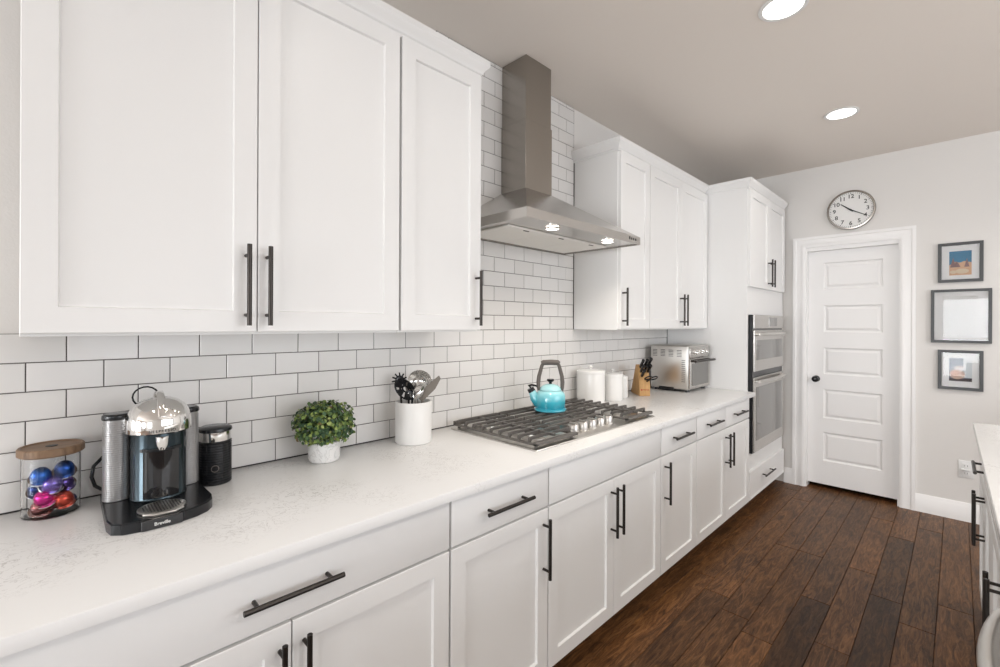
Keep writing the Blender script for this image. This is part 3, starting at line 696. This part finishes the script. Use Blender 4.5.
# ------------------------------------------------------------------ milk frother
t = thing('milk_frother', 'black ribbed milk frother with a chrome collar and lid right of the coffee machine', 'milk frother', (.362, 1.608, CT))
c = (.362, 1.608, CT); r = .0445
prof = [(0, 0), (r-.003, 0), (r, .003)]
for i in range(16): z = .006+i*.0075; prof += [(r, z), (r, z+.005), (r-.0018, z+.006), (r-.0018, z+.007)]
prof += [(r, .128), (r-.002, .130), (0, .130)]
b = B(); b.lathe(prof, c, 48); b.build('ribbed_sleeve', 'blackp', t)
b = B(); b.lathe([(r-.003, .1302), (r-.002, .132), (r-.003, .158), (0, .158)], c, 48); b.build('collar', 'chrome', t)
b = B(); b.lathe([(0, .1583), (r-.001, .1583), (r+.001, .161), (r, .168), (r-.006, .172), (0, .173)], c, 48); b.build('lid', 'blackp', t)
q = Vector((c[0], c[1], 0)); d = (Vector((0, 0, 0))-q).normalized(); pp = q+d*(r+.0003)
b = B(); b.lathe([(.0085, 0), (.0105, 0), (.0105, .0012), (.0085, .0012), (.0085, 0)], (pp.x, pp.y, CT+.052), 20, tuple(d)); b.build('button_emblem', 'handle_grey', t)

# ------------------------------------------------------------------ capsule jar
JX, JY, JR = .004, 1.640, .0555
t = thing('capsule_jar', 'clear glass jar with a round wooden lid, full of coffee capsules', 'jar', (JX, JY, CT))
b = B(); b.lathe([(0, 0), (JR-.004, 0), (JR, .004), (JR, .146), (JR-.003, .152), (JR-.0055, .152), (JR-.003, .144), (JR-.003, .006), (JR-.006, .004), (0, .004)], (JX, JY, CT), 56); b.build('glass_wall', 'glass', t)
b = B(); b.lathe([(0, .1525), (.060, .1525), (.0635, .156), (.0635, .171), (.061, .174), (.057, .174), (.055, .171), (0, .171)], (JX, JY, CT), 56); l = b.build('lid', 'lidwood', t)
b = B(); b.lathe([(0, .1712), (.010, .1712), (.010, .1725), (0, .1725)], (JX, JY, CT), 24, sx=1.2); b.build('lid_inlay', 'ink', l)
caps = [('blue', (.02, .11, .42), -.0225, -.022, .102), ('deep blue', (.015, .07, .30), .0275, -.012, .108), ('violet', (.17, .12, .42), .001, -.027, .078), ('dark violet', (.10, .06, .26), .0275, .010, .068),
        ('midnight blue', (.01, .03, .14), -.0275, .010, .062), ('magenta', (.55, .02, .22), -.014, -.026, .046), ('orange red', (.55, .08, .05), .026, -.018, .032), ('dusky brown', (.22, .07, .07), -.022, -.014, .020), ('dark brown', (.09, .03, .03), .006, .022, .032)]
JD = Vector((JX, JY, 0)).normalized(); JT = Vector((JD.y, -JD.x, 0))
where = {'blue': 'upper left', 'deep blue': 'upper right', 'violet': 'centre', 'dark violet': 'right side', 'midnight blue': 'left edge', 'magenta': 'lower left', 'orange red': 'lower right', 'dusky brown': 'bottom left', 'dark brown': 'bottom back'}
for nm, colr, px, dep, z in caps:
    mm = mat('capsule_'+nm.replace(' ', '_'), colr, .25, metal=.75)
    px *= .86; dep *= .86; c = Vector((JX, JY, CT+z))+JT*px+JD*dep
    ax = (-JD*.55+U0*.72+JT*rnd.uniform(-.25, .25)).normalized(); cr = .0208
    t = thing('coffee_capsule', nm+' foil coffee capsule at the '+where[nm]+' inside the glass jar', 'coffee capsule', tuple(c), 'coffee capsules in the jar')
    b = B(); b.lathe([(0, -.008), (cr*.93, -.008), (cr*.97, 0), (cr*.93, .008), (cr*.78, .0155), (cr*.5, .021), (cr*.2, .0232), (0, .0235)], tuple(c), 32, tuple(ax)); b.build('dome', mm, t)
    b = B(); b.lathe([(cr*.94, -.009), (cr*1.16, -.009), (cr*1.19, -.0075), (cr*1.16, -.006), (cr*.94, -.006), (cr*.94, -.009)], tuple(c), 32, tuple(ax)); b.build('rim', 'chrome', t)

# ------------------------------------------------------------------ coffee machine
t = thing('coffee_machine', 'chrome-domed capsule coffee machine on a black base at the left of the worktop', 'coffee machine', (.205, 1.49, CT))
def mp_(x, y): return (x, y)
base = [(.098, 1.640), (.094, 1.40), (.100, 1.366), (.120, 1.348), (.165, 1.338), (.215, 1.338), (.265, 1.352), (.292, 1.370), (.308, 1.395), (.312, 1.42), (.312, 1.60), (.285, 1.64)]
b = B(); b.prism([(x, y, CT) for x, y in base], (0, 0, .026))
bmesh.ops.bevel(b.bm, geom=[e for e in b.bm.edges if abs(e.verts[0].co.z-e.verts[1].co.z) < 1e-6 and e.verts[0].co.z > CT+.02], offset=.003, segments=2, affect='EDGES')
bs_ = b.build('base_tray', 'blackp', t)
BX, BY = .210, 1.519
b = B(); b.lathe([(0, .0262), (.060, .0262), (.062, .029), (.0605, .032), (.0605, .200), (0, .200)], (BX, BY, CT), 56); body = b.build('brewing_column', 'teal', t)
# dark glossy front recess facing the room
fd2 = (Vector((0, 0, 0))-Vector((BX, BY, 0))).normalized(); fd2 = (fd2+Vector((.10, 0, 0))).normalized(); sd2 = Vector((-fd2.y, fd2.x, 0))
def arc(b, r, a0, a1, z0, z1, th, n=18):
    for i in range(n):
        q = []
        for a in (a0+(a1-a0)*i/n, a0+(a1-a0)*(i+1)/n):
            d = fd2*math.cos(a)+sd2*math.sin(a); q.append((Vector((BX, BY, 0))+d*r, Vector((BX, BY, 0))+d*(r+th)))
        (i0, o0), (i1, o1) = q
        v = [b.bm.verts.new((p.x, p.y, z)) for z in (CT+z0, CT+z1) for p in (i0, o0, o1, i1)]
        for f in ((0, 1, 2, 3), (4, 5, 6, 7), (1, 2, 6, 5)): b.bm.faces.new([v[k] for k in f])
        if i == 0: b.bm.faces.new([v[k] for k in (0, 1, 5, 4)])
        if i == n-1: b.bm.faces.new([v[k] for k in (3, 2, 6, 7)])
b = B(); arc(b, .0600, -.66, .66, .034, .160, .0022); b.build('front_panel', 'blackg', body)
b = B(); arc(b, .0620, -.74, .74, .156, .163, .004); b.build('panel_lip', 'blackp', body)
c = Vector((BX, BY, CT+.160))+fd2*.066
b = B(); b.tube([c+Vector((0, 0, .035)), c+Vector((0, 0, .012)), c], [.015, .013, .007], 18); b.build('coffee_spout', 'chrome', body)
prof = [(0, .2005), (.070, .2005), (.0725, .203), (.0725, .212), (.072, .228), (.068, .250), (.058, .270), (.042, .285), (.022, .293), (0, .295)]
b = B(); b.lathe([(r_, (z-.012 if z < .24 else z-.012-(z-.24)*.09)) for r_, z in prof], (BX, BY-.002, CT+.012), 64); dome = b.build('dome_head', 'chrome', t)
b = B(); pts = []
for i in range(13):
    a = PI*.12+PI*.66*i/12; pts.append(Vector((BX, BY-.002, CT+.2005+.012))+fd2*(.0735*math.cos(a))+Vector((0, 0, .090*math.sin(a))))
b.tube(pts, .009, 10, flat=.35, up=tuple(sd2)); b.build('lock_lever', 'chrome', dome)
q = Vector((BX, BY, CT+.2005+.060))-fd2*.035
b = B(); b.tube([q+sd2*(-.026+.028*math.cos(a))+Vector((0, 0, .028+.026*math.sin(a))) for a in [2*PI*i/18 for i in range(19)]], .0022, 8); b.build('wire_loop', 'blackp', dome)
# name printed around the dome and on the tray
s = 'NESPRESSO'
for i, ch in enumerate(s):
    a = (-.35+.70*i/(len(s)-1)); d = fd2*math.cos(a)+sd2*math.sin(a); p = Vector((BX, BY-.002, CT+.209))+d*.0729
    text('dome_letter', ch, .009, 'ink', dome, frame_mtx(p, sd2*math.cos(a)-fd2*math.sin(a), (0, 0, 1)))
p0, p1 = Vector((.120, 1.348, 0)), Vector((.265, 1.345, 0))
b = B(); b.box(.152, .232, 1.3345, 1.346, CT+.001, CT+.0255, .001); dp = b.build('tray_front', 'blackg', bs_)
text('tray_lettering', 'Breville', .0105, 'silver_ink', bs_, frame_mtx((.192, 1.3340, CT+.0125), (1, 0, 0), (0, 0, 1)))
b = B(); cc = (.200, 1.398, CT+.0262); b.lathe([(0, 0), (.052, 0), (.054, .002), (.054, .005), (.052, .006), (0, .006)], cc, 48, sx=.92, sy=.86); gr_ = b.build('drip_grate', 'steelt', bs_)
b = B()
for i in range(-7, 8):
    for j in range(-7, 8):
        if (i*i+j*j) < 44: b.lathe([(0, 0), (.0018, 0), (.0018, .0004), (0, .0004)], (cc[0]+i*.0062, cc[1]+j*.0058, cc[2]+.006), 6)
b.build('grate_holes', 'ink', gr_, smooth=0)
b = B(); b.tube([(cc[0]-.040, cc[1]-.030, cc[2]+.002), (cc[0]-.02, cc[1]-.046, cc[2]+.002), (cc[0]+.02, cc[1]-.047, cc[2]+.002), (cc[0]+.038, cc[1]-.032, cc[2]+.002)], .004, 8); b.build('grate_lip', 'steelt', gr_)
# ribbed side tanks
def tank(name, x, y, r, h, lid):
    prof = [(0, .0262), (r-.002, .0262)]; z = .028
    while z < h-.006: prof += [(r, z), (r, z+.003), (r-.0012, z+.0038), (r-.0012, z+.0048)]; z += .0055
    prof += [(r-.001, h), (0, h)]
    b = B(); b.lathe(prof, (x, y, CT), 44); k = b.build(name, 'ribglass', t)
    b = B(); b.lathe([(0, h+.0003), (r+.001, h+.0003), (r+.002, h+.004), (r+.001, h+.011), (r-.004, h+.015), (0, h+.015)], (x, y, CT), 44); b.build('tank_lid', lid, k)
    return k
tank('water_tank', .126, 1.556, .030, .236, 'blackp')
tank('capsule_container', .2825, 1.575, .029, .232, 'blackp')
b = B(); b.tube([(.130, 1.655, CT+.125), (.105, 1.655, CT+.120), (.085, 1.652, CT+.098), (.081, 1.650, CT+.07), (.088, 1.648, CT+.045), (.105, 1.645, CT+.03), (.15, 1.635, CT+.02)], .0045, 10)
b.build('power_cord', 'blackp', t)

# ------------------------------------------------------------------ wall clock
CY_, CZ_ = .622, 2.352; XC = XF
t = thing('wall_clock', 'round silver-rimmed wall clock with a white dial above the door', 'clock', (XC, CY_, CZ_))
b = B(); b.lathe([(0, .001), (.158, .001), (.161, .006), (.161, .026), (.157, .032), (.148, .033), (.145, .028), (.145, .020)], (XC, CY_, CZ_), 72, (-1, 0, 0)); b.build('rim', 'steel', t)
b = B(); b.lathe([(0, .0195), (.1455, .0195), (.1455, .0210), (0, .0210)], (XC, CY_, CZ_), 72, (-1, 0, 0)); b.build('dial', 'dial', t)
for i in range(1, 13):
    a = 2*PI*i/12; yy = CY_-math.sin(a)*.110; zz = CZ_+math.cos(a)*.110
    text('numeral', str(i),   .044, 'ink', t, frame_mtx((XC-.0212, yy, zz), (0, -1, 0), (0, 0, 1)))
b = B()
for i in range(60):
    a = 2*PI*i/60; r0_, r1_, w_ = (.134, .142, .0012) if i % 5 else (.131, .142, .0022)
    d = Vector((0, -math.sin(a), math.cos(a))); s_ = Vector((0, -math.cos(a), -math.sin(a))); o = Vector((XC-.0213, CY_, CZ_))
    b.prism([o+d*r0_-s_*w_, o+d*r0_+s_*w_, o+d*r1_+s_*w_, o+d*r1_-s_*w_], (-.0004, 0, 0))
b.build('minute_marks', 'ink', t, smooth=0)
for nm, ang, L, w_, dx in (('hour_hand', 10.33/12,   .088, .0055, .024), ('minute_hand', 20/60,   .104, .0045, .0255)):
    a = 2*PI*ang; d = Vector((0, -math.sin(a), math.cos(a))); s_ = Vector((0, -math.cos(a), -math.sin(a))); o = Vector((XC-dx, CY_, CZ_)); b = B()
    b.prism([o-d*.02-s_*w_, o-d*.02+s_*w_, o+d*L+s_*w_*.6, o+d*L-s_*w_*.6], (-.001, 0, 0)); b.build(nm, 'ink', t, smooth=0)
b = B(); b.lathe([(0, .0212), (.007, .0212), (.007, .028), (0, .029)], (XC, CY_, CZ_), 20, (-1, 0, 0)); b.build('hub', 'ink', t)

# ------------------------------------------------------------------ framed pictures
def picture(label, y0, y1, z0, z1, fw, art):
    ym = (y0+y1)/2; t = thing('framed_picture', label, 'picture', (XF, ym, z0)); x = XF-.001
    b = B(); rg = []
    for i, dx in ((0, 0), (0, .020), (.002, .022), (fw-.002, .022), (fw, .020), (fw, .006)):
        rg.append([b.bm.verts.new((x-dx, yy, zz)) for yy, zz in ((y0+i, z0+i), (y1-i, z0+i), (y1-i, z1-i), (y0+i, z1-i))])
    for A, C in zip(rg, rg[1:]):
        for k in range(4): b.bm.faces.new([A[k], A[(k+1) % 4], C[(k+1) % 4], C[k]])
    b.bm.faces.new(rg[0]); b.build('frame', 'frame', t, smooth=25)
    b = B(); b.box(x-.010, x-.007, y0+fw-.001, y1-fw+.001, z0+fw-.001, z1-fw+.001); b.build('mat_board', 'paper', t, smooth=0)
    art(t, x-.0102)
    b = B(); b.box(x-.0165, x-.0145, y0+fw-.0005, y1-fw+.0005, z0+fw-.0005, z1-fw+.0005); b.build('glass', 'pglass', t, smooth=0)
def flat(b, x, pts): b.prism([(x, y, z) for y, z in pts], (-.0003, 0, 0))
def ell(cy, cz, ry, rz, n=20): return [(cy+ry*math.cos(2*PI*i/n), cz+rz*math.sin(2*PI*i/n)) for i in range(n)]
PM = {k: mat('print_'+k, v, .7) for k, v in dict(sky=(.07, .22, .36), haze=(.35, .42, .50), sand=(.66, .42, .27), dusk=(.28, .17, .17), pale=(.72, .60, .45), grey=(.15, .18, .22), plate=(.62, .42, .34), food=(.45, .20, .10), cream=(.72, .62, .60), mist=(.66, .70, .72), dark=(.06, .045, .05), faint=(.70, .70, .69)).items()}
def art1(t, x):
    Y0, Y1, Z0, Z1 = -.068, .046, 1.772, 1.946
    b = B(); flat(b, x, [(Y0, Z0), (Y1, Z0), (Y1, Z1), (Y0, Z1)]); ph = b.build('print', PM['sky'], t, smooth=0)
    b = B(); flat(b, x-.0004, [(Y0, Z0), (Y1, Z0), (Y1, 1.845), (.02, 1.87), (-.01, 1.862), (-.03, 1.872), (Y0, 1.86)]); b.build('land', PM['sand'], ph, smooth=0)
    b = B()
    for cy, h_, w_ in ((.026, .05, .016), (-.044, .045, .013), (.008, .025, .02)): flat(b, x-.0008, [(cy-w_, 1.83), (cy+w_, 1.83), (cy+w_*.4, 1.85+h_*.4), (cy, 1.85+h_), (cy-w_*.4, 1.85+h_*.4)])
    b.build('towers', PM['dusk'], ph, smooth=0)
    b = B(); flat(b, x-.0010, ell(-.02, 1.80, .035, .018)); flat(b, x-.0011, ell(.025, 1.795, .018, .012)); b.build('dunes', PM['pale'], ph, smooth=0)
def art2(t, x):
    b = B(); flat(b, x, [(-.10, 1.33), (.08, 1.33), (.08, 1.62), (-.10, 1.62)]); b.build('print', PM['faint'], t, smooth=0)
def art3(t, x):
    Y0, Y1, Z0, Z1 = -.072, .045, 1.004, 1.170
    b = B(); flat(b, x, [(Y0, Z0), (Y1, Z0), (Y1, Z1), (Y0, Z1)]); ph = b.build('print', PM['grey'], t, smooth=0)
    b = B(); flat(b, x-.0003, [(Y0, 1.03), (-.028, 1.03), (-.028, Z1), (Y0, Z1)]); b.build('bright_side', PM['mist'], ph, smooth=0)
    b = B(); flat(b, x-.0006, [(Y0, Z0), (Y1, Z0), (Y1, 1.022), (Y0, 1.026)]); b.build('table_edge', PM['dark'], ph, smooth=0)
    b = B(); flat(b, x-.0010, ell(.003, 1.052, .040, .034)); b.build('plate', PM['plate'], ph, smooth=0)
    b = B(); flat(b, x-.0014, ell(.012, 1.062, .026, .022)); b.build('dessert', PM['food'], ph, smooth=0)
    b = B(); flat(b, x-.0018, ell(-.006, 1.098, .026, .018)); b.build('cream', PM['cream'], ph, smooth=0)
picture('small dark-framed picture of towers under a blue sky, topmost on the far wall', -.126, .106, 1.722, 2.009, .020, art1)
picture('larger dark-framed pale picture in the middle, with a window reflected in its glass', -.168, .142, 1.281, 1.670, .018, art2)
picture('small dark-framed picture of a dessert plate, lowest on the far wall', -.128, .104, .941, 1.228, .020, art3)

# ------------------------------------------------------------------ wall outlet
t = thing('wall_outlet', 'white double wall outlet plate low on the far wall beside the island', 'outlet', (XF, -.045, .373))
b = B(); b.box(XF-.006, XF-.0003, -.083, -.005, .312, .434, .002, 2); b.build('cover_plate', 'white_plastic', t)
for zc in (.398, .346):
    b = B(); b.box(XF-.009, XF-.006, -.062, -.026, zc-.018, zc+.018, .003, 2); s_ = b.build('socket', 'white_plastic', t)
    b = B(); b.box(XF-.0094, XF-.0089, -.052, -.050, zc-.006, zc+.006); b.box(XF-.0094, XF-.0089, -.039, -.037, zc-.006, zc+.006); b.build('slots', 'ink', s_, smooth=0)
b = B(); b.box(XF-.026, XF-.0095, -.066, -.020, .366, .379, .003); b.build('plug', 'white_plastic', t)

# ------------------------------------------------------------------ island (its long side almost parallel to the run)
IR = math.radians(.55); IX, IY = 3.33, -.056
def isl(name, label, cat): return thing(name, label, cat, (IX, IY, 0), rz=IR)
b = B(); b.box(IX-2.75, IX, IY-1.05, IY, .8845, CT, .0022, 2)
t = isl('worktop', 'white quartz worktop of the island at the right edge of the photo', 'worktop'); b.build('slab', 'quartz', t)
IF = IY-.022
def island_cab(label, x0, x1, drawer, doors):
    t = isl('base_cabinet', label, 'cabinet')
    b = B(); b.box(x0+.0005, x1-.0005, IY-1.02, IF-.021, .105, .8835, .001); b.build('body', 'cab', t)
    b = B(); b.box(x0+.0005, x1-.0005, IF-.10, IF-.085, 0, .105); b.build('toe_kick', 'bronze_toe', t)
    b = B(); b.box(x0+.004, x1-.004, IF-.0205, IF, .725, .870, .0018, 2); d = b.build('drawer', 'cab', t)
    if drawer: pull(d, drawer, .80, IF, False, 1)
    for d0, d1, hx in doors:
        b = B(); b.shaker(d0, d1, .106, .717, IF, t=.0202, sgn=1); d = b.build('door', 'cab', t); pull(d, hx, .580, IF, True, 1)
island_cab('white island cabinet nearest the far wall, with a drawer over two doors', 2.360, 3.285, 2.81, [(2.364, 2.8205, 2.795), (2.8235, 3.281, 2.850)])
island_cab('white island cabinet beside the dishwasher, with two black bar pulls', 1.450, 2.359, None, [(1.454, 1.903, 1.878), (1.906, 2.355, 1.932)])
t = isl('dishwasher', 'white-panelled dishwasher with a bowed metal handle at the lower right corner', 'dishwasher')
b = B(); b.box(.85, 1.448, IY-.62, IF-.024, .0, .8835, .001); b.build('tub', 'steelt', t)
b = B(); b.box(.853, 1.445, IF-.0235, IF+.002, .105, .872, .003); d = b.build('front_panel', 'white_plastic', t)
b = B(); n = 18; b.tube([(1.425-.53*i/n, IF+.004+.055*math.sin(PI*i/n)**.6, .812) for i in range(n+1)], .0150, 16); b.build('handle', 'steelt', d)
t = isl('base_cabinet', 'white island cabinet left of the dishwasher outside the photo', 'cabinet')
b = B(); b.box(.60, .8485, IY-1.02, IF-.001, .105, .8835, .001); b.build('body', 'cab', t)
b = B(); b.box(.60, .8485, IF-.10, IF-.085, 0, .105); b.build('toe_kick', 'bronze_toe', t)
